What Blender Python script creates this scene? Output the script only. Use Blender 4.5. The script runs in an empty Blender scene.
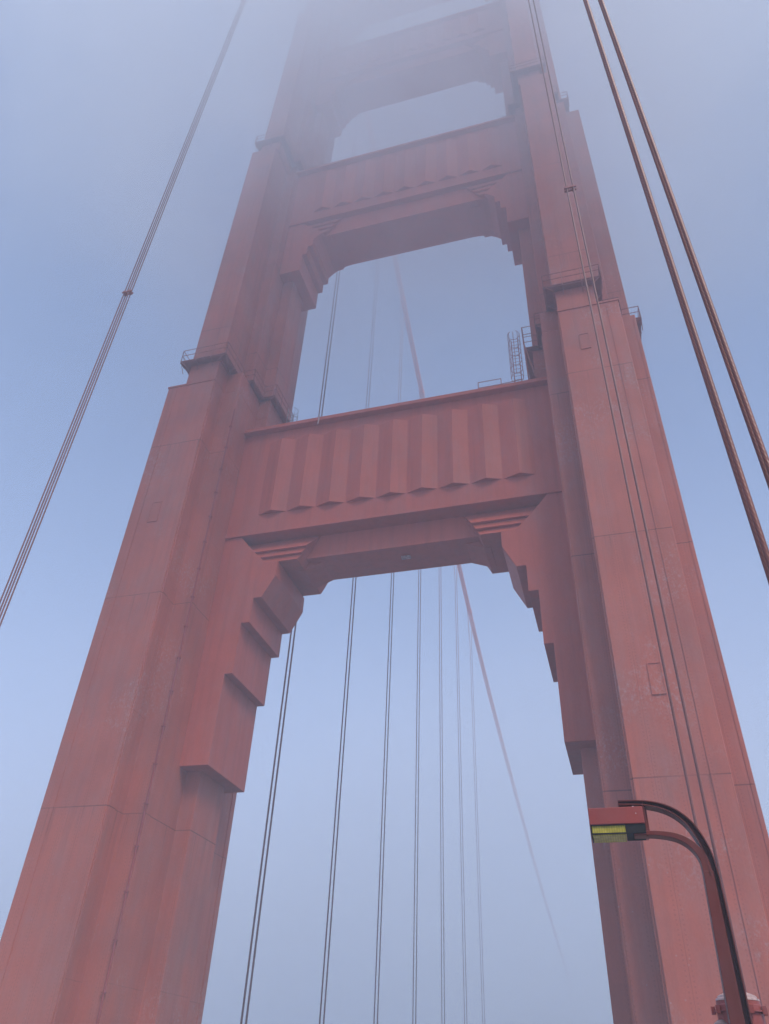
import bpy, bmesh, math, random
from mathutils import Vector, Matrix

random.seed(7)
sc = bpy.context.scene
COL = sc.collection
R = math.radians

# ------------------------------------------------------------------ helpers
def link(o, parent=None):
    COL.objects.link(o)
    if parent is not None:
        o.parent = parent
    return o

def tag(o, label=None, category=None, group=None, kind=None):
    if label: o['label'] = label
    if category: o['category'] = category
    if group: o['group'] = group
    if kind: o['kind'] = kind
    return o

def empty(name, loc=(0, 0, 0)):
    o = bpy.data.objects.new(name, None)
    o.location = loc
    o.empty_display_size = 0.5
    return link(o)

class MB:
    """collects shapes in world coordinates; build() links them as ONE mesh object"""
    def __init__(self):
        self.v = []; self.f = []
    def add(self, vs, fs):
        n = len(self.v)
        self.v += [tuple(p) for p in vs]
        self.f += [tuple(i + n for i in f) for f in fs]
    def box(self, x0, x1, y0, y1, z0, z1):
        x0, x1 = min(x0, x1), max(x0, x1); y0, y1 = min(y0, y1), max(y0, y1); z0, z1 = min(z0, z1), max(z0, z1)
        self.add([(x0,y0,z0),(x1,y0,z0),(x1,y1,z0),(x0,y1,z0),(x0,y0,z1),(x1,y0,z1),(x1,y1,z1),(x0,y1,z1)],
                 [(0,3,2,1),(4,5,6,7),(0,1,5,4),(1,2,6,5),(2,3,7,6),(3,0,4,7)])
    def prism_z(self, poly, z0, z1):          # poly in XY
        n = len(poly)
        self.add([(x, y, z0) for x, y in poly] + [(x, y, z1) for x, y in poly],
                 [tuple(range(n))[::-1], tuple(range(n, 2*n))] + [(i, (i+1) % n, n + (i+1) % n, n + i) for i in range(n)])
    def prism_y(self, poly, y0, y1):          # poly in XZ
        n = len(poly)
        self.add([(x, y0, z) for x, z in poly] + [(x, y1, z) for x, z in poly],
                 [tuple(range(n)), tuple(range(n, 2*n))[::-1]] + [(i, n + i, n + (i+1) % n, (i+1) % n) for i in range(n)])
    def prism_x(self, poly, x0, x1):          # poly in YZ
        n = len(poly)
        self.add([(x0, y, z) for y, z in poly] + [(x1, y, z) for y, z in poly],
                 [tuple(range(n))[::-1], tuple(range(n, 2*n))] + [(i, (i+1) % n, n + (i+1) % n, n + i) for i in range(n)])
    def tube(self, pts, r, seg=8, taper=None):
        pts = [Vector(p) for p in pts]; n = len(pts)
        vs = []; fs = []
        ref = Vector((0.31, 0.95, 0.05)).normalized()
        for i, p in enumerate(pts):
            d = (pts[min(i+1, n-1)] - pts[max(i-1, 0)]).normalized()
            a = d.cross(ref)
            if a.length < 1e-3: a = d.cross(Vector((1, 0, 0)))
            a.normalize(); b = d.cross(a)
            rr = r if taper is None else taper[i]
            for k in range(seg):
                t = 2*math.pi*k/seg
                vs.append(p + a*math.cos(t)*rr + b*math.sin(t)*rr)
        for i in range(n-1):
            for k in range(seg):
                fs.append((i*seg+k, i*seg+(k+1) % seg, (i+1)*seg+(k+1) % seg, (i+1)*seg+k))
        fs.append(tuple(range(seg))[::-1]); fs.append(tuple((n-1)*seg+k for k in range(seg)))
        self.add(vs, fs)
    def sweep_xz(self, pts, sizes, y0, y1):   # flat bar: path in XZ, thickness per point, width y0..y1
        n = len(pts); vs = []; fs = []
        for i, (x, z) in enumerate(pts):
            x0, z0 = pts[max(i-1, 0)]; x1, z1 = pts[min(i+1, n-1)]
            d = math.hypot(x1-x0, z1-z0); nx, nz = -(z1-z0)/d, (x1-x0)/d
            h = sizes[i]/2
            vs += [(x+nx*h, y0, z+nz*h), (x+nx*h, y1, z+nz*h), (x-nx*h, y1, z-nz*h), (x-nx*h, y0, z-nz*h)]
        for i in range(n-1):
            for k in range(4):
                fs.append((i*4+k, i*4+(k+1) % 4, (i+1)*4+(k+1) % 4, (i+1)*4+k))
        fs.append((3, 2, 1, 0)); fs.append(tuple((n-1)*4+k for k in range(4)))
        self.add(vs, fs)
    def lathe(self, prof, cx, cy, seg=28):    # prof: (r, z)
        n = len(prof); vs = []; fs = []
        for r_, z in prof:
            for k in range(seg):
                t = 2*math.pi*k/seg
                vs.append((cx+r_*math.cos(t), cy+r_*math.sin(t), z))
        for i in range(n-1):
            for k in range(seg):
                fs.append((i*seg+k, i*seg+(k+1) % seg, (i+1)*seg+(k+1) % seg, (i+1)*seg+k))
        fs.append(tuple(range(seg))[::-1]); fs.append(tuple((n-1)*seg+k for k in range(seg)))
        self.add(vs, fs)
    def build(self, name, m, parent=None, bevel=0, smooth=False):
        me = bpy.data.meshes.new(name)
        me.from_pydata(self.v, [], self.f)
        bm = bmesh.new(); bm.from_mesh(me)
        bmesh.ops.recalc_face_normals(bm, faces=bm.faces)
        bm.to_mesh(me); bm.free()
        if smooth:
            for p in me.polygons: p.use_smooth = True
        me.materials.append(m)
        o = bpy.data.objects.new(name, me)
        link(o)
        if parent is not None:
            o.parent = parent
            # vertices are in world space: cancel the chain of Empties' translations
            off = Vector((0, 0, 0)); p = parent
            while p is not None:
                off += p.location; p = p.parent
            o.location = -off
        if bevel:
            b = o.modifiers.new('edge', 'BEVEL'); b.width = bevel; b.segments = 2
            b.limit_method = 'ANGLE'; b.angle_limit = R(30)
        return o

# ------------------------------------------------------------------ materials
class NT:
    def __init__(self, name):
        self.m = bpy.data.materials.new(name); self.m.use_nodes = True
        self.t = self.m.node_tree; self.n = self.t.nodes; self.n.clear()
        self.out = self.n.new('ShaderNodeOutputMaterial')
    def node(self, typ, **kw):
        n = self.n.new(typ)
        for k, v in kw.items():
            if k in n.inputs.keys() or isinstance(k, int): n.inputs[k].default_value = v
            else: setattr(n, k, v)
        return n
    def l(self, a, b): self.t.links.new(a, b)
    def math(self, op, a, b=None, c=None):
        n = self.n.new('ShaderNodeMath'); n.operation = op
        for i, q in enumerate((a, b, c)):
            if q is None: continue
            if isinstance(q, (int, float)): n.inputs[i].default_value = q
            else: self.l(q, n.inputs[i])
        return n.outputs[0]
    def mix(self, fac, a, b):
        n = self.n.new('ShaderNodeMix'); n.data_type = 'RGBA'
        for s, q in ((n.inputs[0], fac), (n.inputs[6], a), (n.inputs[7], b)):
            if isinstance(q, (int, float)): s.default_value = q
            elif isinstance(q, tuple): s.default_value = (*q, 1)
            else: self.l(q, s)
        return n.outputs[2]
    def noise(self, vec, scale, detail=4, rough=0.55, sc3=None):
        if sc3:
            mp = self.n.new('ShaderNodeMapping'); mp.inputs['Scale'].default_value = sc3
            self.l(vec, mp.inputs['Vector']); vec = mp.outputs[0]
        n = self.n.new('ShaderNodeTexNoise'); n.inputs['Scale'].default_value = scale
        n.inputs['Detail'].default_value = detail; n.inputs['Roughness'].default_value = rough
        self.l(vec, n.inputs['Vector'])
        return n.outputs['Fac']
    def ramp(self, f, a, b):
        n = self.n.new('ShaderNodeMapRange'); n.inputs[1].default_value = a; n.inputs[2].default_value = b
        self.l(f, n.inputs[0]); return n.outputs[0]

def steel(name, base, base2, rough=0.5, seams=False, wear=0.5, salt=0.0, streak=0.5):
    """weathered painted riveted steel"""
    q = NT(name)
    geo = q.node('ShaderNodeNewGeometry'); pos = geo.outputs['Position']
    col = q.mix(q.ramp(q.noise(pos, 0.35, 5), 0.35, 0.68), base, base2)
    # vertical run-off streaks
    st = q.ramp(q.noise(pos, 1.0, 5, 0.6, (2.2, 2.2, 0.10)), 0.48, 0.74)
    col = q.mix(q.math('MULTIPLY', st, streak), col, tuple(c*0.62 for c in base2))
    st2 = q.ramp(q.noise(pos, 1.0, 3, 0.6, (5.0, 5.0, 0.16)), 0.56, 0.76)
    col = q.mix(q.math('MULTIPLY', st2, streak*0.5), col, tuple(min(1, c*1.2+0.03) for c in base))
    # patches where the paint has been touched up
    vo = q.node('ShaderNodeTexVoronoi'); vo.feature = 'F1'; vo.inputs['Scale'].default_value = 0.45
    q.l(pos, vo.inputs['Vector'])
    sep0 = q.node('ShaderNodeSeparateColor'); q.l(vo.outputs['Color'], sep0.inputs[0])
    pt = q.math('MULTIPLY', q.math('GREATER_THAN', sep0.outputs[0], 0.72), 0.16*wear)
    col = q.mix(pt, col, tuple(c*0.7 for c in base2))
    if salt:
        a = q.ramp(q.noise(pos, 0.24, 2), 0.52, 0.62)
        b = q.ramp(q.noise(pos, 7.0, 8, 0.8, (1, 1, 0.7)), 0.50, 0.74)
        col = q.mix(q.math('MULTIPLY', q.math('MULTIPLY', a, b), salt), col, (0.50, 0.40, 0.38))
        # small chips
        vc = q.node('ShaderNodeTexVoronoi'); vc.inputs['Scale'].default_value = 2.3; q.l(pos, vc.inputs['Vector'])
        ch = q.math('MULTIPLY', q.math('LESS_THAN', vc.outputs['Distance'], 0.07), q.ramp(q.noise(pos, 0.15, 2), 0.45, 0.6))
        col = q.mix(q.math('MULTIPLY', ch, 0.5*salt), col, (0.50, 0.38, 0.35))
    # grey washed-out blotches
    gb = q.math('MULTIPLY', q.ramp(q.noise(pos, 0.55, 8, 0.68, (1, 1, 0.45)), 0.46, 0.70), 0.42*wear+0.10)
    g_ = sum(base)/3
    col = q.mix(gb, col, (g_*1.05+0.04, g_*0.75+0.03, g_*0.7+0.03))
    fine = q.ramp(q.noise(pos, 14.0, 6, 0.7, (1, 1, 0.5)), 0.35, 0.65)
    col = q.mix(q.math('MULTIPLY', fine, 0.16), col, tuple(c*0.55 for c in base2))
    hgt = q.math('ADD', q.math('MULTIPLY', q.noise(pos, 1.3, 3), 0.6), q.math('MULTIPLY', q.noise(pos, 9.0, 5), 0.25))
    if seams:
        sp = q.node('ShaderNodeSeparateXYZ'); q.l(pos, sp.inputs[0])
        def line(coord, period, off, w):
            m = q.math('FLOORED_MODULO', q.math('ADD', coord, off), period)
            d = q.math('ABSOLUTE', q.math('SUBTRACT', m, period/2))
            return q.math('LESS_THAN', d, w)
        hz = line(sp.outputs['Z'], 12.1, 6.05, 0.028)
        # panels 3.5 ft cells: faint joints, more visible on the faces along the bridge
        hx = line(sp.outputs['X'], 1.067, 0.20, 0.014)
        hy = line(sp.outputs['Y'], 1.067, 0.53, 0.014)
        nx = q.node('ShaderNodeSeparateXYZ'); q.l(geo.outputs['Normal'], nx.inputs[0])
        onx = q.math('GREATER_THAN', q.math('ABSOLUTE', nx.outputs['X']), 0.7)
        ony = q.math('GREATER_THAN', q.math('ABSOLUTE', nx.outputs['Y']), 0.7)
        hz2 = q.math('MULTIPLY', line(sp.outputs['Z'], 12.1, 6.05-4.9, 0.022), onx)
        v = q.math('ADD', q.math('MULTIPLY', hx, ony), q.math('MULTIPLY', hy, onx))
        brk = q.ramp(q.noise(pos, 0.6, 3), 0.35, 0.6)
        lines = q.math('ADD', q.math('MULTIPLY', hz, 0.9), q.math('MULTIPLY', q.math('ADD', v, hz2), 0.30))
        lines = q.math('MULTIPLY', lines, q.math('ADD', q.math('MULTIPLY', brk, 0.6), 0.3))
        col = q.mix(lines, col, tuple(c*0.35 for c in base2))
        below = q.math('FLOORED_MODULO', q.math('ADD', sp.outputs['Z'], 0.0), 12.1)
        near = q.ramp(below, 9.2, 12.1)
        drip = q.math('MULTIPLY', q.ramp(q.noise(pos, 1.0, 4, 0.65, (6.5, 6.5, 0.12)), 0.55, 0.72), near)
        col = q.mix(q.math('MULTIPLY', drip, 0.55), col, (0.16, 0.055, 0.035))
        # rivet rows beside the joints
        def rowmask(coord, period, off):
            m = q.math('FLOORED_MODULO', q.math('ADD', coord, off), period)
            d = q.math('ABSOLUTE', q.math('SUBTRACT', q.math('ABSOLUTE', q.math('SUBTRACT', m, period/2)), 0.12))
            return q.math('LESS_THAN', d, 0.03)
        dots = q.math('LESS_THAN', q.math('ABSOLUTE', q.math('SUBTRACT', q.math('FLOORED_MODULO', sp.outputs['Z'], 0.16), 0.08)), 0.03)
        rv = q.math('MULTIPLY', q.math('ADD', q.math('MULTIPLY', rowmask(sp.outputs['X'], 1.067, 0.20), ony),
                                       q.math('MULTIPLY', rowmask(sp.outputs['Y'], 1.067, 0.53), onx)), dots)
        hgt = q.math('ADD', hgt, q.math('MULTIPLY', rv, 0.5))
        col = q.mix(q.math('MULTIPLY', rv, 0.22), col, tuple(c*0.45 for c in base2))
        hgt = q.math('SUBTRACT', hgt, q.math('MULTIPLY', lines, 0.6))
    bp = q.node('ShaderNodeBump'); bp.inputs['Strength'].default_value = 0.35; bp.inputs['Distance'].default_value = 0.03
    q.l(hgt, bp.inputs['Height'])
    b = q.node('ShaderNodeBsdfPrincipled')
    q.l(col, b.inputs['Base Color'])
    rr = q.math('ADD', q.math('MULTIPLY', q.noise(pos, 2.2, 4), 0.3), rough-0.15)
    q.l(rr, b.inputs['Roughness']); q.l(bp.outputs[0], b.inputs['Normal'])
    b.inputs['Specular IOR Level'].default_value = 0.22
    q.l(b.outputs[0], q.out.inputs[0])
    return q.m

def plain(name, base, rough=0.6, scale=3.0, var=0.25, metallic=0.0, bump=0.2):
    q = NT(name)
    geo = q.node('ShaderNodeNewGeometry'); pos = geo.outputs['Position']
    n = q.noise(pos, scale, 6)
    col = q.mix(q.ramp(n, 0.3, 0.7), tuple(c*(1-var) for c in base), tuple(min(1, c*(1+var)) for c in base))
    b = q.node('ShaderNodeBsdfPrincipled'); q.l(col, b.inputs['Base Color'])
    b.inputs['Roughness'].default_value = rough; b.inputs['Metallic'].default_value = metallic
    bp = q.node('ShaderNodeBump'); bp.inputs['Strength'].default_value = bump; bp.inputs['Distance'].default_value = 0.01
    q.l(n, bp.inputs['Height']); q.l(bp.outputs[0], b.inputs['Normal'])
    q.l(b.outputs[0], q.out.inputs[0])
    return q.m

ORANGE  = (0.54, 0.135, 0.084)
ORANGE2 = (0.45, 0.115, 0.075)
M_TOWER = steel('tower_paint', ORANGE, ORANGE2, 0.55, seams=True, salt=0.8, streak=0.30)
M_STRUT = steel('strut_paint', (0.58, 0.118, 0.070), (0.52, 0.106, 0.064), 0.55, salt=0.0, streak=0.35, wear=0.3)
M_WALK  = steel('walkway_paint', (0.44, 0.14, 0.105), (0.36, 0.12, 0.09), 0.6)
M_LAMP  = steel('lamp_post_paint', (0.21, 0.030, 0.018), (0.12, 0.020, 0.014), 0.45, streak=0.5)
M_HEAD  = steel('lamp_head_paint', (0.40, 0.07, 0.055), (0.33, 0.06, 0.05), 0.45, streak=0.4)
M_BLACK = plain('black_metal', (0.010, 0.008, 0.008), 0.9)
M_GREY  = plain('galvanised_steel', (0.30, 0.29, 0.29), 0.5)
M_WHITE = plain('worn_white_paint', (0.48, 0.33, 0.31), 0.6, 9.0, 0.5)
M_CONC  = plain('concrete', (0.30, 0.29, 0.27), 0.85, 1.5, 0.2)
M_ASPH  = plain('asphalt', (0.05, 0.05, 0.052), 0.9, 6.0, 0.3)
M_MARK  = plain('road_paint', (0.7, 0.7, 0.68), 0.7)

def rope_mat():
    q = NT('wire_rope')
    geo = q.node('ShaderNodeNewGeometry'); pos = geo.outputs['Position']
    sp = q.node('ShaderNodeSeparateXYZ'); q.l(pos, sp.inputs[0])
    nn = q.node('ShaderNodeSeparateXYZ'); q.l(geo.outputs['Normal'], nn.inputs[0])
    ang = q.math('ARCTAN2', nn.outputs['Y'], nn.outputs['X'])
    lay = q.math('SINE', q.math('ADD', q.math('MULTIPLY', ang, 6.0), q.math('MULTIPLY', sp.outputs['Z'], 60.0)))
    n = q.noise(pos, 1.0, 4, 0.6, (3, 3, 0.8))
    col = q.mix(q.ramp(n, 0.3, 0.7), (0.27, 0.075, 0.052), (0.19, 0.055, 0.042))
    col = q.mix(q.math('MULTIPLY', q.ramp(lay, 0.2, -1.0), 0.3), col, (0.10, 0.04, 0.03))
    bp = q.node('ShaderNodeBump'); bp.inputs['Strength'].default_value = 0.3; bp.inputs['Distance'].default_value = 0.01
    q.l(lay, bp.inputs['Height'])
    b = q.node('ShaderNodeBsdfPrincipled'); q.l(col, b.inputs['Base Color'])
    b.inputs['Roughness'].default_value = 0.42; q.l(bp.outputs[0], b.inputs['Normal'])
    q.l(b.outputs[0], q.out.inputs[0])
    return q.m
M_ROPE = rope_mat()

def lens_mat():
    q = NT('amber_lens')
    geo = q.node('ShaderNodeNewGeometry'); pos = geo.outputs['Position']
    n = q.noise(pos, 9.0, 3)
    wv = q.node('ShaderNodeTexWave'); wv.inputs['Scale'].default_value = 9.0; wv.inputs['Distortion'].default_value = 1.5
    q.l(pos, wv.inputs['Vector'])
    col = q.mix(q.ramp(n, 0.35, 0.65), (0.42, 0.34, 0.03), (0.60, 0.50, 0.06))
    col = q.mix(q.math('MULTIPLY', wv.outputs['Fac'], 0.35), col, (0.20, 0.15, 0.02))
    b = q.node('ShaderNodeBsdfPrincipled'); q.l(col, b.inputs['Base Color'])
    b.inputs['Roughness'].default_value = 0.25
    b.inputs['Specular IOR Level'].default_value = 0.3
    q.l(b.outputs[0], q.out.inputs[0])
    return q.m
M_LENS = lens_mat()

# ------------------------------------------------------------------ the tower
tower = empty('bridge_tower', (0, 0, 0))
tag(tower, 'giant red-orange steel suspension bridge tower with stepped legs fading into fog', 'bridge tower')

def plan(inner, outer, s):
    """closed plan polygon of one leg: inner/outer are (|X|, |Y|) stepped corners from the tip to the front panel"""
    q = []
    q += [(x, -y) for x, y in inner]            # inner tip -> front panel inner corner
    q += [(x, -y) for x, y in reversed(outer)]  # front panel outer corner -> outer tip
    q += [(x, y) for x, y in outer]
    q += [(x, y) for x, y in reversed(inner)]
    return [(x*s, y) for x, y in q]

SEC_A = ([(10.2, 1.5), (11.08, 1.5), (11.08, 4.7), (12.28, 4.7), (12.28, 6.2)],
         [(17.06, 4.7), (16.05, 4.7), (16.05, 6.2)])
SEC_B = ([(10.25, 1.2), (11.25, 1.2), (11.25, 3.1), (12.15, 3.1), (12.15, 6.1)],
         [(17.2, 2.0), (15.9, 2.0), (15.9, 3.1), (14.75, 3.1), (14.75, 6.1)])
SEC_C = ([(10.45, 1.2), (11.35, 1.2), (11.35, 2.8), (12.0, 2.8), (12.0, 5.7)],
         [(15.9, 2.0), (15.0, 2.0), (15.0, 2.8), (14.1, 2.8), (14.1, 5.7)])
SEC_D = ([(10.6, 1.1), (11.5, 1.1), (11.5, 2.4), (12.0, 2.4), (12.0, 5.2)],
         [(15.0, 1.5), (14.4, 1.5), (14.4, 2.4), (13.6, 2.4), (13.6, 5.2)])
Z_A, Z_B, Z_C, Z_TOP = 42.3, 76.4, 113.0, 151.0

def clean(poly):
    out = []
    for p in poly:
        if not out or (abs(p[0]-out[-1][0]) > 1e-6 or abs(p[1]-out[-1][1]) > 1e-6): out.append(p)
    return out

def railing(mb, pts, z, h=1.15):
    """pipe handrail along a polyline in plan: two rails, posts"""
    for a, b in zip(pts[:-1], pts[1:]):
        for hh in (h*0.5, h):
            mb.tube([(a[0], a[1], z+hh), (b[0], b[1], z+hh)], 0.028, 5)
        L = math.hypot(b[0]-a[0], b[1]-a[1]); n = max(1, round(L/1.3))
        for k in range(n+1):
            t = k/n
            x, y = a[0]+(b[0]-a[0])*t, a[1]+(b[1]-a[1])*t
            mb.tube([(x, y, z-0.25), (x, y, z+h)], 0.03, 5)

def offset_plan(poly, d):
    """outward offset of a rectilinear polygon"""
    n = len(poly); area = sum(poly[i][0]*poly[(i+1) % n][1]-poly[(i+1) % n][0]*poly[i][1] for i in range(n))
    sg = 1 if area > 0 else -1
    out = []
    for i in range(n):
        p0, p1, p2 = poly[i-1], poly[i], poly[(i+1) % n]
        def nrm(a, b):
            L = math.hypot(b[0]-a[0], b[1]-a[1]); return ((b[1]-a[1])/L*sg, -(b[0]-a[0])/L*sg)
        n1, n2 = nrm(p0, p1), nrm(p1, p2)
        if abs(n1[0]*n2[0]+n1[1]*n2[1]) > 0.9: out.append((p1[0]+n1[0]*d, p1[1]+n1[1]*d))
        else: out.append((p1[0]+(n1[0]+n2[0])*d, p1[1]+(n1[1]+n2[1])*d))
    return out

def make_leg(s):
    leg = MB()
    secs = [(SEC_A, -72.0, Z_A), ((SEC_A[0], SEC_B[1]), Z_A, 44.3), (SEC_B, 44.3, Z_B), (SEC_C, Z_B, Z_C), (SEC_D, Z_C, Z_TOP)]
    for (i_, o_), z0, z1 in secs:
        leg.prism_z(clean(plan(i_, o_, s)), z0, z1)
    o = leg.build('leg', M_TOWER, tower, bevel=0.035)
    # flat cover plates on the front and back ledges
    for y in (-1, 1):
        m = MB(); m.box(s*12.24, s*16.10, y*6.05, y*6.25, Z_A-0.12, Z_A+0.03)
        m.build('ledge_plate', M_TOWER, o)
    # raised strips and corner plates riveted on the faces
    m = MB()
    for y in (-1, 1):
        m.box(s*15.27, s*15.33, y*6.2, y*6.235, -60, Z_A-0.3)
        m.box(s*12.20, s*12.28, y*5.55, y*6.10, -60, Z_A-0.3)     # corner plate on the inner side face
        m.box(s*11.02, s*11.08, y*4.2, y*4.65, -60, Z_A-0.3)
        m.box(s*16.88, s*16.95, y*4.7, y*4.73, -60, Z_A-0.3)
        m.box(s*13.0, s*13.05, y*6.1, y*6.12, Z_A+0.3, Z_B-0.3)
    m.build('cover_strip', M_TOWER, o)
    # bright conduit running up the inner re-entrant corner
    if s < 0:
      m = MB()
      m.tube([(s*11.02, -4.80, -2), (s*11.02, -4.80, 40.2)], 0.055, 8)
      for k in range(20):
        z = 0.5+2.0*k; m.box(s*10.94, s*11.14, -4.86, -4.70, z, z+0.06)
      m.build('conduit', M_HEAD, o)
    # access hatch frames
    for (x0, x1, z0, z1) in (((13.65, 14.25, 15.6, 17.1), (13.3, 13.9, 38.2, 39.6)) if s > 0 else ((13.9, 14.6, 29.6, 31.2),)):
        m = MB(); w = 0.05
        for a in ((x0, x1, z0, z0+w), (x0, x1, z1-w, z1), (x0, x0+w, z0+w, z1-w), (x1-w, x1, z0+w, z1-w)):
            m.box(s*a[0], s*a[1], -6.245, -6.2, a[2], a[3])
        m.box(s*(x0+w), s*(x1-w), -6.215, -6.2, z0+w, z1-w)
        m.build('access_hatch', M_TOWER, o)
    # walkways round the leg above each ledge
    for (i_, o_), z in ((SEC_B, 44.5), (SEC_C, 78.2)):
        face = clean(plan(i_, o_, s)); edge = offset_plan(face, 0.56)
        ms = [p for p in edge]
        d = MB()
        n = len(face)
        for i in range(n):      # grating deck, ring of quads with thickness
            a, b, c, e = face[i], face[(i+1) % n], edge[(i+1) % n], edge[i]
            vs = [(a[0], a[1], z), (b[0], b[1], z), (c[0], c[1], z), (e[0], e[1], z)]
            d.add([(x, y, zz-0.06) for x, y, zz in vs]+vs, [(3,2,1,0), (4,5,6,7), (0,1,5,4), (2,3,7,6)])
        w = d.build('walkway', M_WALK, tower)
        br = MB()
        for i in range(n):
            a, e = face[i], edge[i]
            b, c = face[(i+1) % n], edge[(i+1) % n]
            L = math.hypot(c[0]-e[0], c[1]-e[1]); kk = max(1, int(L/1.1))
            dx, dy = (c[0]-e[0])/L, (c[1]-e[1])/L
            for k in range(kk+1):
                t = k/kk
                px, py = e[0]+(c[0]-e[0])*t, e[1]+(c[1]-e[1])*t
                # bracket: horizontal angle + diagonal down to the face
                ex, ey = a[0]-e[0], a[1]-e[1]
                nx, ny = -dy, dx
                if nx*ex+ny*ey < 0: nx, ny = -nx, -ny
                br.tube([(px, py, z-0.16), (px+nx*0.60, py+ny*0.60, z-0.16)], 0.04, 4)
                br.tube([(px+nx*0.1, py+ny*0.1, z-0.16), (px+nx*0.60, py+ny*0.60, z-0.75)], 0.03, 4)
        ring = [(a+(b-a)*0, c) for a, b, c in [(p[0], p[0], p[1]) for p in offset_plan(face, 0.50)]]
        br.tube([(x, y, z-0.17) for x, y in ring+[ring[0]]], 0.045, 4)
        br.build('bracket', M_WALK, w)
        rl = MB(); railing(rl, edge+[edge[0]], z)
        rl.build('railing', M_WALK, w)
    return o

leg_left = make_leg(-1)
leg_right = make_leg(1)

# portal strut: fluted box, coping, cornice lip, soffit beam, stepped corner brackets
def make_strut(z_soff, z_corn, z_top, hd, sd, prof, lips, rib_z, xin, nrib=9, dx=0.0, rib_c=0.3, detail=True):
    """hd half depth of the box, sd half depth of the soffit beam; prof = stepped outline (|x|, z) of a bracket"""
    b = MB()
    b.box(-xin, xin, -hd, hd, z_corn, z_top-0.30)
    s = b.build('cross_strut', M_STRUT, tower, bevel=0.03)
    m = MB(); m.box(-xin, xin, -hd-0.48, hd+0.48, z_top-0.32, z_top)
    m.box(-xin, xin, -hd-0.12, hd+0.12, z_top, z_top+0.10)
    m.build('coping', M_STRUT, s, bevel=0.03)
    m = MB(); m.box(-xin, xin, -hd-0.13, hd+0.13, z_corn-0.02, z_corn+0.16)
    m.build('cornice_lip', M_STRUT, s, bevel=0.02)
    m = MB(); e = lips['core']; xt = lips['x_top']
    m.box(-xin+0.1, xin-0.1, -sd, sd, z_soff, z_corn-0.02)
    for sg in (-1, 1):     # sloped fillet between soffit and bracket
        m.prism_y([(sg*(e[1]+0.4)+dx, z_soff+0.01), (sg*(e[1]+0.4)+dx, e[2]-0.04), (sg*e[1]+dx, e[2]-0.04), (sg*(xt-0.1)+dx, z_soff+0.01)], -sd+0.55, sd-0.002)
    m.build('soffit_beam', M_STRUT, s, bevel=0.02)
    pitch = 2.07; hw = 1.0; pr = 0.36
    for k in range(nrib):
        cx = rib_c+(k-(nrib-1)/2)*pitch
        for sy in ((-1, 1)):
            m = MB()
            m.prism_z([(cx-hw, sy*hd), (cx+0.04, sy*(hd+pr)), (cx+hw, sy*hd)], rib_z[0], rib_z[1])
            m.build('rib', M_STRUT, s)
    for sg in (-1, 1):
        bk = MB()
        bk.prism_y([(sg*x+dx, z) for x, z in prof], -hd+0.004, hd-0.004)
        # upper haunch core, set back
        h0, h1, zb, zt = lips['core']
        bk.prism_y([(sg*h0+dx, zb), (sg*h1+dx, zb), (sg*lips['x_top']+dx, z_corn-0.03), (sg*h0+dx, z_corn-0.03)], -sd-0.05, hd-0.15)
        o = bk.build('corner_bracket', M_STRUT, s, bevel=0.025)
        # clapboard-like stepped boards above the bracket
        for (z1, z0, xo_t, xi_t, xo_b, xi_b, yt, yb) in lips['boards']:
            vs = [(sg*xo_t+dx, -yt, z1), (sg*xi_t+dx, -yt, z1), (sg*xi_b+dx, -yb, z0), (sg*xo_b+dx, -yb, z0),
                  (sg*xo_t+dx, -(sd-0.1), z1), (sg*xi_t+dx, -(sd-0.1), z1), (sg*xi_b+dx, -(sd-0.1), z0), (sg*xo_b+dx, -(sd-0.1), z0)]
            lp = MB(); lp.add(vs, [(0,1,2,3), (4,7,6,5), (0,4,5,1), (3,2,6,7), (0,3,7,4), (1,5,6,2)])
            lp.build('stepped_board', M_STRUT, o)
    return s

# lowest strut, straight above the roadway
prof1 = [(11.3, 15.2), (9.45, 15.2), (9.45, 20.5), (8.95, 20.5), (8.95, 23.8), (8.4, 23.8), (8.4, 25.5), (7.85, 25.5),
         (7.1, 27.0), (7.1, 28.12), (8.0, 28.12), (8.45, 28.6), (8.95, 29.1), (10.0, 30.36), (11.3, 30.36)]
lips1 = {'core': (10.4, 5.85, 28.2, 30.3), 'x_top': 4.75,
         'boards': [(30.33, 29.08, 10.0, 4.75, 8.95, 5.35, 1.46, 2.28),
                    (29.08, 28.60, 8.95, 5.37, 8.45, 5.60, 2.06, 2.28),
                    (28.60, 28.12, 8.45, 5.62, 8.0, 5.85, 2.06, 2.28)]}
strut1 = make_strut(28.65, 30.37, 39.95, 2.4, 1.4, prof1, lips1, (32.05, 38.55), 11.3, dx=0.08)
prof2 = [(11.35, 60.1), (9.4, 60.1), (9.4, 62.4), (8.95, 62.4), (8.95, 63.6), (8.5, 63.6), (8.5, 64.5), (8.1, 65.0), (7.6, 65.4),
         (8.6, 66.4), (9.8, 67.65), (11.35, 67.65)]
lips2 = {'core': (10.4, 7.0, 65.2, 67.5), 'x_top': 6.0,
         'boards': [(67.66, 66.8, 9.8, 6.0, 9.0, 6.4, 1.9, 2.14),
                    (66.8, 66.1, 9.0, 6.42, 8.4, 6.8, 1.98, 2.16),
                    (66.1, 65.4, 8.4, 6.82, 7.6, 7.3, 1.98, 2.16)]}
strut2 = make_strut(65.3, 67.7, 77.3, 2.2, 1.8, prof2, lips2, (69.3, 76.2), 11.35, dx=0.08)
prof3 = [(x, 93.2+(z-60.1)*0.78) for x, z in prof2]
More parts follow.
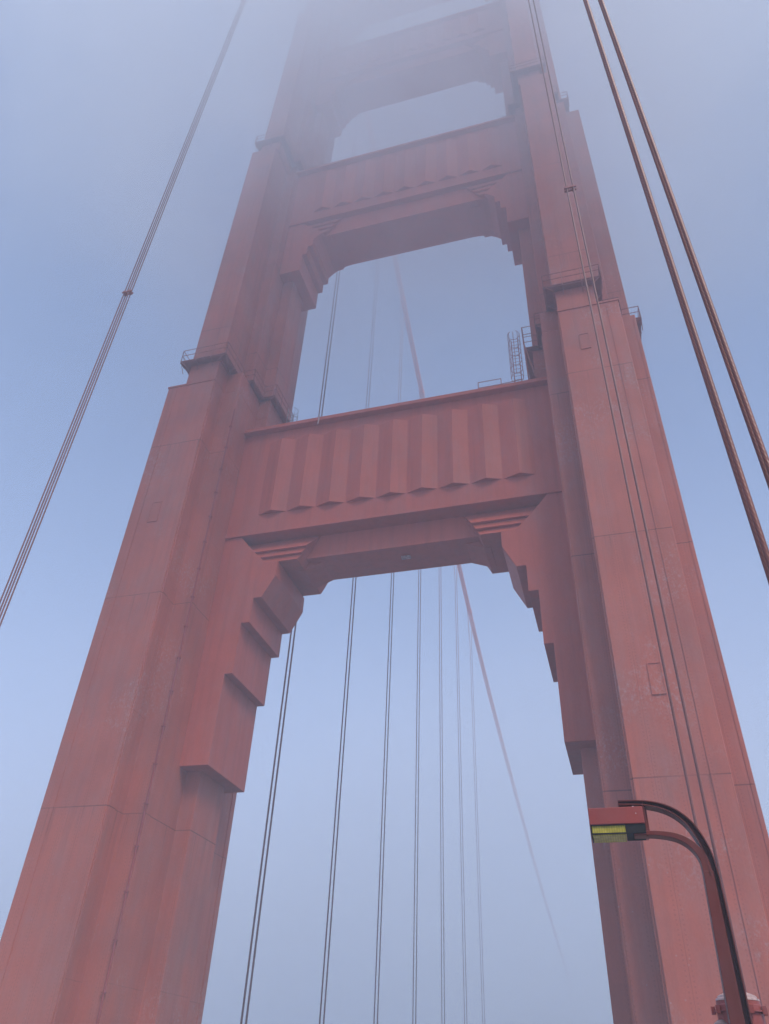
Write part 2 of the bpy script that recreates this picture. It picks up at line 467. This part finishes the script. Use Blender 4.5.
lips3 = {'core': (10.4, 7.6, 97.1, 99.0), 'x_top': 6.6,
         'boards': [(99.1, 98.4, 9.8, 6.6, 9.0, 7.0, 1.8, 2.04), (98.4, 97.8, 9.0, 7.02, 8.4, 7.4, 1.84, 2.06)]}
strut3 = make_strut(97.0, 99.15, 106.6, 2.1, 1.7, prof3, lips3, (100.6, 105.6), 11.5, dx=0.08)
prof4 = [(x, 120.5+(z-60.1)*0.6) for x, z in prof2]
lips4 = {'core': (10.4, 8.0, 123.6, 125.0), 'x_top': 7.4,
         'boards': [(125.05, 124.4, 9.8, 7.4, 9.0, 7.6, 1.6, 1.84), (124.4, 123.9, 9.0, 7.62, 8.4, 7.8, 1.64, 1.86)]}
strut4 = make_strut(123.5, 125.06, 134.0, 1.9, 1.5, prof4, lips4, (126.4, 132.8), 11.6, dx=0.08)

# maintenance gear standing on the lowest strut
rl = MB()
railing(rl, [(6.3, -2.3), (7.9, -2.3)], 40.05, 1.1)
rl.tube([(7.9, -2.3, 40.6), (9.3, -2.3, 40.7)], 0.03, 5)
rl.build('railing', M_WALK, strut1)
def ladder(x, y, z0, z1, m_, cage=True):
    q = MB(); w = 0.24
    for sx in (-1, 1): q.tube([(x+sx*w, y, z0), (x+sx*w, y, z1)], 0.035, 5)
    k = z0
    while k < z1:
        q.tube([(x-w, y, k), (x+w, y, k)], 0.02, 4); k += 0.36
    if cage:
        k = z0+0.8
        while k < z1+0.1:
            q.tube([(x+0.42*math.cos(t), y-0.42+0.42*math.sin(t), k) for t in [math.pi*i/6-0.3-math.pi*0.25 for i in range(11)]], 0.025, 4); k += 0.9
        for t in (0.1, -0.8, -1.57, -2.4, -3.2):
            q.tube([(x+0.42*math.cos(t), y-0.42+0.42*math.sin(t), z0+0.8), (x+0.42*math.cos(t), y-0.42+0.42*math.sin(t), z1)], 0.02, 4)
    return q.build('ladder', m_, strut1)
ladder(9.05, -2.0, 40.0, 45.2, M_WALK)
ladder(-9.35, 1.4, 40.0, 45.2, M_GREY)
q = MB()
railing(q, [(9.7, -2.7), (10.4, -2.7)], 44.0, 1.6)
q.tube([(9.8, -2.7, 40.0), (9.7, -2.7, 45.6)], 0.05, 5); q.tube([(10.3, -2.7, 40.2), (9.7, -2.7, 44.0)], 0.05, 5)
q.build('platform_frame', M_WALK, strut1)
q = MB(); q.tube([(-5.2, -2.95, 39.2), (-5.15, -2.95, 39.95)], 0.05, 6)
q.build('drain_spout', M_WHITE, strut1)
q = MB(); q.box(0.55, 1.15, -0.4, -0.15, 28.50, 28.64)
q.build('soffit_light', M_WHITE, strut1)
# saddle housings on the leg tops
for s in (-1, 1):
    m = MB(); m.prism_x([(-4.6, 150.9), (4.6, 151.0), (3.2, 153.2), (1.0, 154.4), (-1.0, 154.4), (-3.2, 153.2)], s*12.5, s*14.9)
    m.build('saddle_housing', M_TOWER, tower, bevel=0.05)

# ------------------------------------------------------------------ main cables
CX = 13.715
def cable_z(y):
    y = abs(y)
    if y < 140: return 152.3-0.805*y+0.00178*y*y
    z1 = 152.3-0.805*140+0.00178*140*140; g = -0.805+2*0.00178*140
    return max(6.0, z1+g*(y-140)+0.0004*(y-140)**2)
for s, lab in ((-1, 'thick red main cable sloping down beyond the tower opening into the fog'),
               (1, 'main cable on the near side, above the thick suspender ropes at right')):
    m = MB(); m.tube([(s*CX, y, cable_z(y)) for y in range(-240, 301, 6)], 0.46, 12)
    o = m.build('main_cable', M_STRUT, None, smooth=True)
    tag(o, lab, 'cable', 'main cables of the bridge')

# ------------------------------------------------------------------ suspenders: four wire ropes each
def suspender(s, k, label, group):
    y = 15.24*k+(0.45 if k == 1 else 0); zt = cable_z(y)+0.3; x = s*CX
    t = tag(empty('suspender', (x, y, -0.6)), label, 'suspender ropes', group)
    for ix in (-1, 1):
        for iy in (-1, 1):
            m = MB()
            n = max(8, int(zt/8)); px, py = x+ix*0.17, y+iy*0.085
            pts = []
            for i in range(n+1):
                z = -0.6+(zt+0.6)*i/n
                w = max(0.0, (z-(zt-5.0))/5.0)        # the ropes open up to pass over the cable
                pts.append((px+ix*0.31*w*w, py+iy*0.10*w, z))
            m.tube(pts, 0.036, 10)
            m.build('rope', M_ROPE, t, smooth=True)
    m = MB(); z = 41.0
    if k < 0:
        m.box(x-0.32, x+0.32, y-0.13, y-0.05, z-0.06, z+0.06); m.box(x-0.32, x+0.32, y+0.05, y+0.13, z-0.06, z+0.06)
        for ix in (-1, 1): m.box(x+ix*0.17-0.07, x+ix*0.17+0.07, y-0.15, y+0.15, z-0.09, z+0.09)
        m.build('spreader_clamp', M_WALK, t)
    m = MB()
    for ix in (-1, 1):
        for iy in (-1, 1):
            m.lathe([(0.05, 0.9), (0.085, 0.7), (0.10, 0.1), (0.10, -0.5)], x+ix*0.17, y+iy*0.085, 10)
    m.build('rope_socket', M_ROPE, t)
    cb = MB()
    cb.tube([(x, y-0.45, cable_z(y-0.45)), (x, y+0.45, cable_z(y+0.45))], 0.53, 14)
    cb.build('cable_band', M_STRUT, t, smooth=True)
    return t
G = 'vertical suspender ropes hanging from the main cables'
suspender(1, -2, 'thick brown-red suspender ropes close by at the right edge, in front of open sky', G)
suspender(1, -1, 'long thin suspender ropes running up in front of the right tower leg', G)
suspender(-1, -1, 'faint suspender ropes in open sky left of the tower, with a small clamp', G)
far = ['leftmost suspender ropes seen through the tower opening, beside the left leg bracket',
       'second suspender ropes from the left seen through the tower opening, sharp and dark',
       'third suspender ropes from the left seen through the tower opening',
       'fourth suspender ropes from the left in the tower opening, paling in the fog',
       'fifth suspender ropes from the left in the tower opening, pale in the fog',
       'sixth suspender ropes from the left in the tower opening, very faint in fog',
       'seventh suspender ropes from the left in the tower opening, almost lost in fog']
for k, lab in enumerate(far):
    suspender(-1, k+1, lab, G)

# ------------------------------------------------------------------ street lamp beside the camera
YL = -26.65
lamp = tag(empty('street_lamp', (12.57, YL, 0.19)), 'red street lamp with curved double arm and yellow lens at lower right', 'street lamp')
def prof_pole(w, d):   # left solid bar, deep slot on the right, thin lip
    return [(-w/2, -d/2), (w*0.16, -d/2), (w*0.16, d*0.28), (w*0.42, d*0.28), (w*0.42, -d*0.40), (w/2, -d*0.40), (w/2, d/2), (-w/2, d/2)]
m = MB()
zs = [0.19, 1.2, 2.5, 3.4, 4.16]; ws = [0.30, 0.285, 0.262, 0.235, 0.20]
vs = []; fs = []
for i, z in enumerate(zs):
    cxp = 12.565+0.006*z
    for (a, b) in prof_pole(ws[i], 0.24): vs.append((cxp+a, YL+b, z))
n = 8
for i in range(len(zs)-1):
    for k in range(n): fs.append((i*n+k, i*n+(k+1) % n, (i+1)*n+(k+1) % n, (i+1)*n+k))
fs.append(tuple(range(n))[::-1]); fs.append(tuple((len(zs)-1)*n+k for k in range(n)))
m.add(vs, fs)
pole = m.build('pole', M_LAMP, lamp, bevel=0.012)
m = MB(); m.box(12.32, 12.82, YL-0.24, YL+0.24, 0.19, 0.24)
for sx in (-1, 1):
    for sy in (-1, 1): m.lathe([(0.03, 0.24), (0.03, 0.31)], 12.57+sx*0.2, YL+sy*0.19, 6)
m.build('base_plate', M_LAMP, pole)
def smooth_path(pts, n=5):
    out = []
    P = [pts[0]]+pts+[pts[-1]]
    for i in range(1, len(P)-2):
        for k in range(n):
            t = k/n
            out.append(tuple(0.5*((2*P[i][j])+(-P[i-1][j]+P[i+1][j])*t+(2*P[i-1][j]-5*P[i][j]+4*P[i+1][j]-P[i+2][j])*t*t
                                  + (-P[i-1][j]+3*P[i][j]-3*P[i+1][j]+P[i+2][j])*t**3) for j in (0, 1)))
    out.append(pts[-1]); return out
up = smooth_path([(12.625, 4.10), (12.605, 4.36), (12.525, 4.62), (12.39, 4.845), (12.173, 5.01), (11.879, 5.095), (11.50, 5.115)])
lo = smooth_path([(12.55, 4.10), (12.53, 4.32), (12.42, 4.50), (12.238, 4.62), (11.948, 4.675), (11.66, 4.672)])
def lerp(a, b, n): return [a+(b-a)*i/(n-1) for i in range(n)]
def offs(path, sz, sign):
    out = []
    n = len(path)
    for i, (x, z) in enumerate(path):
        x0, z0 = path[max(i-1, 0)]; x1, z1 = path[min(i+1, n-1)]
        d = math.hypot(x1-x0, z1-z0)
        out.append((x-(z1-z0)/d*sz[i]/2*sign, z+(x1-x0)/d*sz[i]/2*sign))
    return out
# upper arm: a channel open to the front; lower arm: a solid bar
su = lerp(0.105, 0.045, len(up))
a = MB(); a.sweep_xz(up, su, YL+0.05, YL+0.10)
arm = a.build('arm', M_LAMP, lamp)
for sign in (-1, 1):
    fl = MB(); fl.sweep_xz(offs(up, su, sign), [0.014]*len(up), YL-0.12, YL+0.12)
    fl.build('flange', M_LAMP, arm)
a = MB(); a.sweep_xz(lo, lerp(0.125, 0.045, len(lo)), YL-0.115, YL+0.10)
arm2 = a.build('arm', M_LAMP, lamp, bevel=0.008)
m = MB(); m.box(11.835, 11.855, YL-0.10, YL+0.14, 4.64, 5.10); m.box(11.86, 11.885, YL-0.03, YL+0.03, 4.68, 5.07)
m.build('mounting_plate', M_LAMP, arm)
H0, H1 = YL-0.17, YL+0.30
m = MB()
m.box(11.06, 11.83, H0, H1, 4.80, 5.035)
head = m.build('lamp_head', M_HEAD, lamp, bevel=0.01)
m = MB(); m.box(11.56, 11.83, H0+0.02, H1-0.02, 4.675, 4.797)
m.box(11.062, 11.075, H0+0.01, H1-0.01, 4.66, 4.797); m.box(11.075, 11.56, H0+0.01, H0+0.022, 4.665, 4.685); m.box(11.075, 11.56, H0+0.01, H0+0.022, 4.785, 4.797)
m.build('frame', M_BLACK, head)
m = MB(); m.box(11.08, 11.555, H0+0.028, H1-0.03, 4.655, 4.795)
m.build('lens', M_LENS, head, bevel=0.012)
m = MB(); m.lathe([(0.014, 5.036), (0.014, 5.046)], 11.7, H0+0.03, 6); m.box(11.72, 11.735, H0-0.004, H0-0.001, 4.93, 4.945)
m.build('screw', M_WHITE, head)

# ------------------------------------------------------------------ round siren behind the lamp post
XS, YS = 12.655, YL+0.62
siren = tag(empty('siren', (XS, YS, 0.19)), 'round red siren with worn white lid, half hidden behind the lamp post', 'siren')
m = MB()
m.lathe([(0.17, 2.30), (0.26, 2.36), (0.285, 2.42), (0.285, 2.58), (0.27, 2.62)], XS, YS)
m.lathe([(0.288, 2.62), (0.285, 2.67), (0.272, 2.678), (0.270, 2.718)], XS, YS, 40)
body = m.build('housing', M_HEAD, siren, smooth=False)
m = MB()
m.lathe([(0.272, 2.722), (0.268, 2.745), (0.245, 2.752), (0.24, 2.775), (0.225, 2.785), (0.15, 2.815), (0.01, 2.83)], XS, YS, 40)
m.build('lid', M_WHITE, siren)
m = MB()
m.lathe([(0.315, 2.595), (0.315, 2.618)], XS, YS)
for k in range(9):
    t = 2*math.pi*k/9+0.2
    m.box(XS+0.325*math.cos(t)-0.025, XS+0.325*math.cos(t)+0.025, YS+0.325*math.sin(t)-0.025, YS+0.325*math.sin(t)+0.025, 2.57, 2.66)
m.build('rim', M_HEAD, body)
m = MB(); m.lathe([(0.20, 2.10), (0.25, 2.14), (0.25, 2.24), (0.15, 2.29)], XS, YS); m.build('mouth', M_BLACK, siren)
m = MB(); m.lathe([(0.06, 0.19), (0.06, 2.12)], XS, YS, 14); m.build('post', M_LAMP, siren)
# smaller companion horn at its left
XH, YH = 12.40, YL+0.50
horn = tag(empty('horn', (XH, YH, 0.19)), 'small red horn with pale lid left of the round siren', 'horn')
m = MB(); m.lathe([(0.05, 2.20), (0.085, 2.25), (0.085, 2.42), (0.06, 2.44)], XH, YH); m.build('housing', M_WALK, horn)
m = MB(); m.lathe([(0.10, 2.442), (0.10, 2.465), (0.085, 2.475), (0.05, 2.50), (0.01, 2.51)], XH, YH); m.build('lid', M_WHITE, horn)
m = MB(); m.lathe([(0.03, 0.19), (0.03, 2.22)], XH, YH, 10); m.build('post', M_LAMP, horn)

# ------------------------------------------------------------------ deck, sidewalks, water (below the picture, seen from other places)
m = MB(); m.box(-9.4, 9.4, -260, 320, -0.45, 0.0); tag(m.build('road', M_ASPH), kind='structure')
m = MB()
for x in (-6.2, -3.1, 0.0, 3.1, 6.2):
    y = -250
    while y < 310:
        m.box(x-0.06, x+0.06, y, y+3.0, 0.0, 0.004); y += 9
tag(m.build('lane_markings', M_MARK), kind='structure')
for s in (-1, 1):
    m = MB()
    for poly in ([(9.4, -260), (13.2, -260), (13.2, -14), (9.4, -14)], [(9.4, 14), (13.2, 14), (13.2, 320), (9.4, 320)],
                 [(9.4, -14), (13.2, -14), (20.6, -9.5), (20.6, -6.26), (9.4, -6.26)], [(9.4, 6.26), (20.6, 6.26), (20.6, 9.5), (13.2, 14), (9.4, 14)],
                 [(17.26, -6.26), (20.6, -6.26), (20.6, 6.26), (17.26, 6.26)]):
        m.prism_z([(s*x, y) for x, y in poly], -0.45, 0.19)
    tag(m.build('sidewalk', M_CONC), kind='structure')
def water_mat():
    q = NT('bay_water')
    geo = q.node('ShaderNodeNewGeometry')
    n = q.noise(geo.outputs['Position'], 0.12, 8, 0.6)
    bp = q.node('ShaderNodeBump'); bp.inputs['Strength'].default_value = 0.6; bp.inputs['Distance'].default_value = 0.8
    q.l(n, bp.inputs['Height'])
    b = q.node('ShaderNodeBsdfPrincipled'); b.inputs['Base Color'].default_value = (0.03, 0.06, 0.07, 1)
    b.inputs['Roughness'].default_value = 0.18; q.l(bp.outputs[0], b.inputs['Normal'])
    q.l(b.outputs[0], q.out.inputs[0]); return q.m
me = bpy.data.meshes.new('water'); S = 420
me.from_pydata([(-S, -S, -70), (S, -S, -70), (S, S, -70), (-S, S, -70)], [], [(0, 1, 2, 3)])
me.materials.append(water_mat()); o = bpy.data.objects.new('water', me); link(o); tag(o, kind='structure')

# ------------------------------------------------------------------ haze
HAZE_D = 0.0043
FOG_D = 0.072
FOG_FAR = 0.014
q = NT('haze_air')
pv = q.node('ShaderNodeVolumePrincipled')
pv.inputs['Color'].default_value = (0.745, 0.84, 1.0, 1)
pv.inputs['Density'].default_value = HAZE_D
pv.inputs['Anisotropy'].default_value = -0.25
q.l(pv.outputs[0], q.out.inputs['Volume'])
m = MB(); m.box(-S-5, S+5, -S-5, S+5, -71, 160)
tag(m.build('haze', q.m), kind='stuff')

# drifting banks of thicker fog: ragged, thinning out towards their edges
def fog_bank(name, x, y, z, dens, fades, nscale, n0, n1, color, warp):
    """x/y/z: bounds; fades: list of (axis, value where density is 0, value where it is full)"""
    q = NT(name+'_air')
    tc = q.node('ShaderNodeTexCoord'); pos = tc.outputs['Object']
    wn = q.node('ShaderNodeTexNoise'); wn.inputs['Scale'].default_value = 0.022; wn.inputs['Detail'].default_value = 3
    q.l(pos, wn.inputs['Vector'])
    wv = q.node('ShaderNodeVectorMath'); wv.operation = 'MULTIPLY_ADD'
    q.l(wn.outputs['Color'], wv.inputs[0]); wv.inputs[1].default_value = (warp, warp, warp)
    off = q.node('ShaderNodeVectorMath'); off.operation = 'ADD'; q.l(pos, off.inputs[0]); off.inputs[1].default_value = (-warp/2, -warp/2, -warp/2)
    q.l(off.outputs[0], wv.inputs[2])
    sp = q.node('ShaderNodeSeparateXYZ'); q.l(wv.outputs[0], sp.inputs[0])
    sr = q.node('ShaderNodeSeparateXYZ'); q.l(pos, sr.inputs[0])
    d = q.ramp(q.noise(wv.outputs[0], nscale, 5, 0.62), n0, n1)
    for ax, a, b in fades:
        n = q.node('ShaderNodeMapRange'); n.interpolation_type = 'SMOOTHSTEP'
        n.inputs[1].default_value = a; n.inputs[2].default_value = b
        if a > b:
            n.inputs[1].default_value = b; n.inputs[2].default_value = a; n.inputs[3].default_value = 1; n.inputs[4].default_value = 0
        q.l(sp.outputs[ax], n.inputs[0]); d = q.math('MULTIPLY', d, n.outputs[0])
    pv = q.node('ShaderNodeVolumePrincipled'); pv.inputs['Color'].default_value = (*color, 1)
    q.l(q.math('MULTIPLY', d, dens), pv.inputs['Density'])
    q.l(pv.outputs[0], q.out.inputs['Volume'])
    m = MB(); m.box(x[0], x[1], y[0], y[1], z[0], z[1])
    tag(m.build('fog_bank', q.m), kind='stuff')
fog_bank('upper', (-70, 120), (-44, 40), (38, 158), FOG_D, [('Z', 38, 88), ('X', -46, -18), ('X', 112, 80), ('Y', -42, -26), ('Y', 36, 14)],
         0.042, 0.36, 0.64, (0.965, 0.98, 1.0), 34.0)
fog_bank('far', (-220, 220), (42, 400), (-60, 120), FOG_FAR, [('Z', 105, 15), ('Y', 40, 100)],
         0.012, 0.20, 0.60, (0.98, 0.99, 1.0), 40.0)

# ------------------------------------------------------------------ light
SUN_EL = 52.0
to_sun = Vector((math.sin(R(43)), -math.cos(R(43)), 0))   # to the right and behind the camera
az = math.atan2(to_sun.x, to_sun.y)
d = Vector((math.cos(R(SUN_EL))*to_sun.x, math.cos(R(SUN_EL))*to_sun.y, math.sin(R(SUN_EL))))
sun = bpy.data.lights.new('sun', 'SUN'); sun.energy = 5.0; sun.angle = R(20.0); sun.color = (1.0, 0.90, 0.76)
so = bpy.data.objects.new('sun', sun); link(so)
so.rotation_euler = d.to_track_quat('Z', 'Y').to_euler(); so.location = d*200
w = bpy.data.worlds.new('World'); sc.world = w; w.use_nodes = True
nt = w.node_tree; nt.nodes.clear()
out = nt.nodes.new('ShaderNodeOutputWorld'); bg = nt.nodes.new('ShaderNodeBackground')
sky = nt.nodes.new('ShaderNodeTexSky'); sky.sky_type = 'NISHITA'; sky.sun_disc = False
sky.sun_elevation = R(SUN_EL); sky.sun_rotation = az
sky.air_density = 1.0; sky.dust_density = 0.6; sky.ozone_density = 3.0
bg.inputs['Strength'].default_value = 0.15
nt.links.new(sky.outputs[0], bg.inputs[0]); nt.links.new(bg.outputs[0], out.inputs[0])

# ------------------------------------------------------------------ camera
f_px, pitch, roll, b_ = 755.265, 0.6536243, 0.0485914, 0.3073150
h = Vector((-math.sin(b_), math.cos(b_), 0)); fw = h*math.cos(pitch)+Vector((0, 0, math.sin(pitch)))
r = Vector((math.cos(b_), math.sin(b_), 0)); u = r.cross(fw)
Rv = r*math.cos(roll)+u*math.sin(roll); Uv = -r*math.sin(roll)+u*math.cos(roll)
cam = bpy.data.cameras.new('camera'); co = bpy.data.objects.new('camera', cam); link(co)
cam.sensor_fit = 'VERTICAL'; cam.sensor_height = 36.0; cam.sensor_width = 36.0; cam.lens = f_px/1024*36.0
cam.clip_start = 0.05; cam.clip_end = 8000
mt = Matrix((Rv, Uv, -fw)).transposed().to_4x4(); mt.translation = Vector((11.456, -38.703, 1.6))
co.matrix_world = mt
sc.camera = co

sc.view_settings.view_transform = 'Standard'; sc.view_settings.look = 'None'
sc.view_settings.exposure = 0.31; sc.view_settings.gamma = 1.0
sc.view_settings.use_curve_mapping = False
cy = sc.cycles
cy.volume_bounces = 6; cy.max_bounces = 8; cy.diffuse_bounces = 3; cy.use_denoising = True
cy.volume_max_steps = 48; cy.volume_step_rate = 3.0
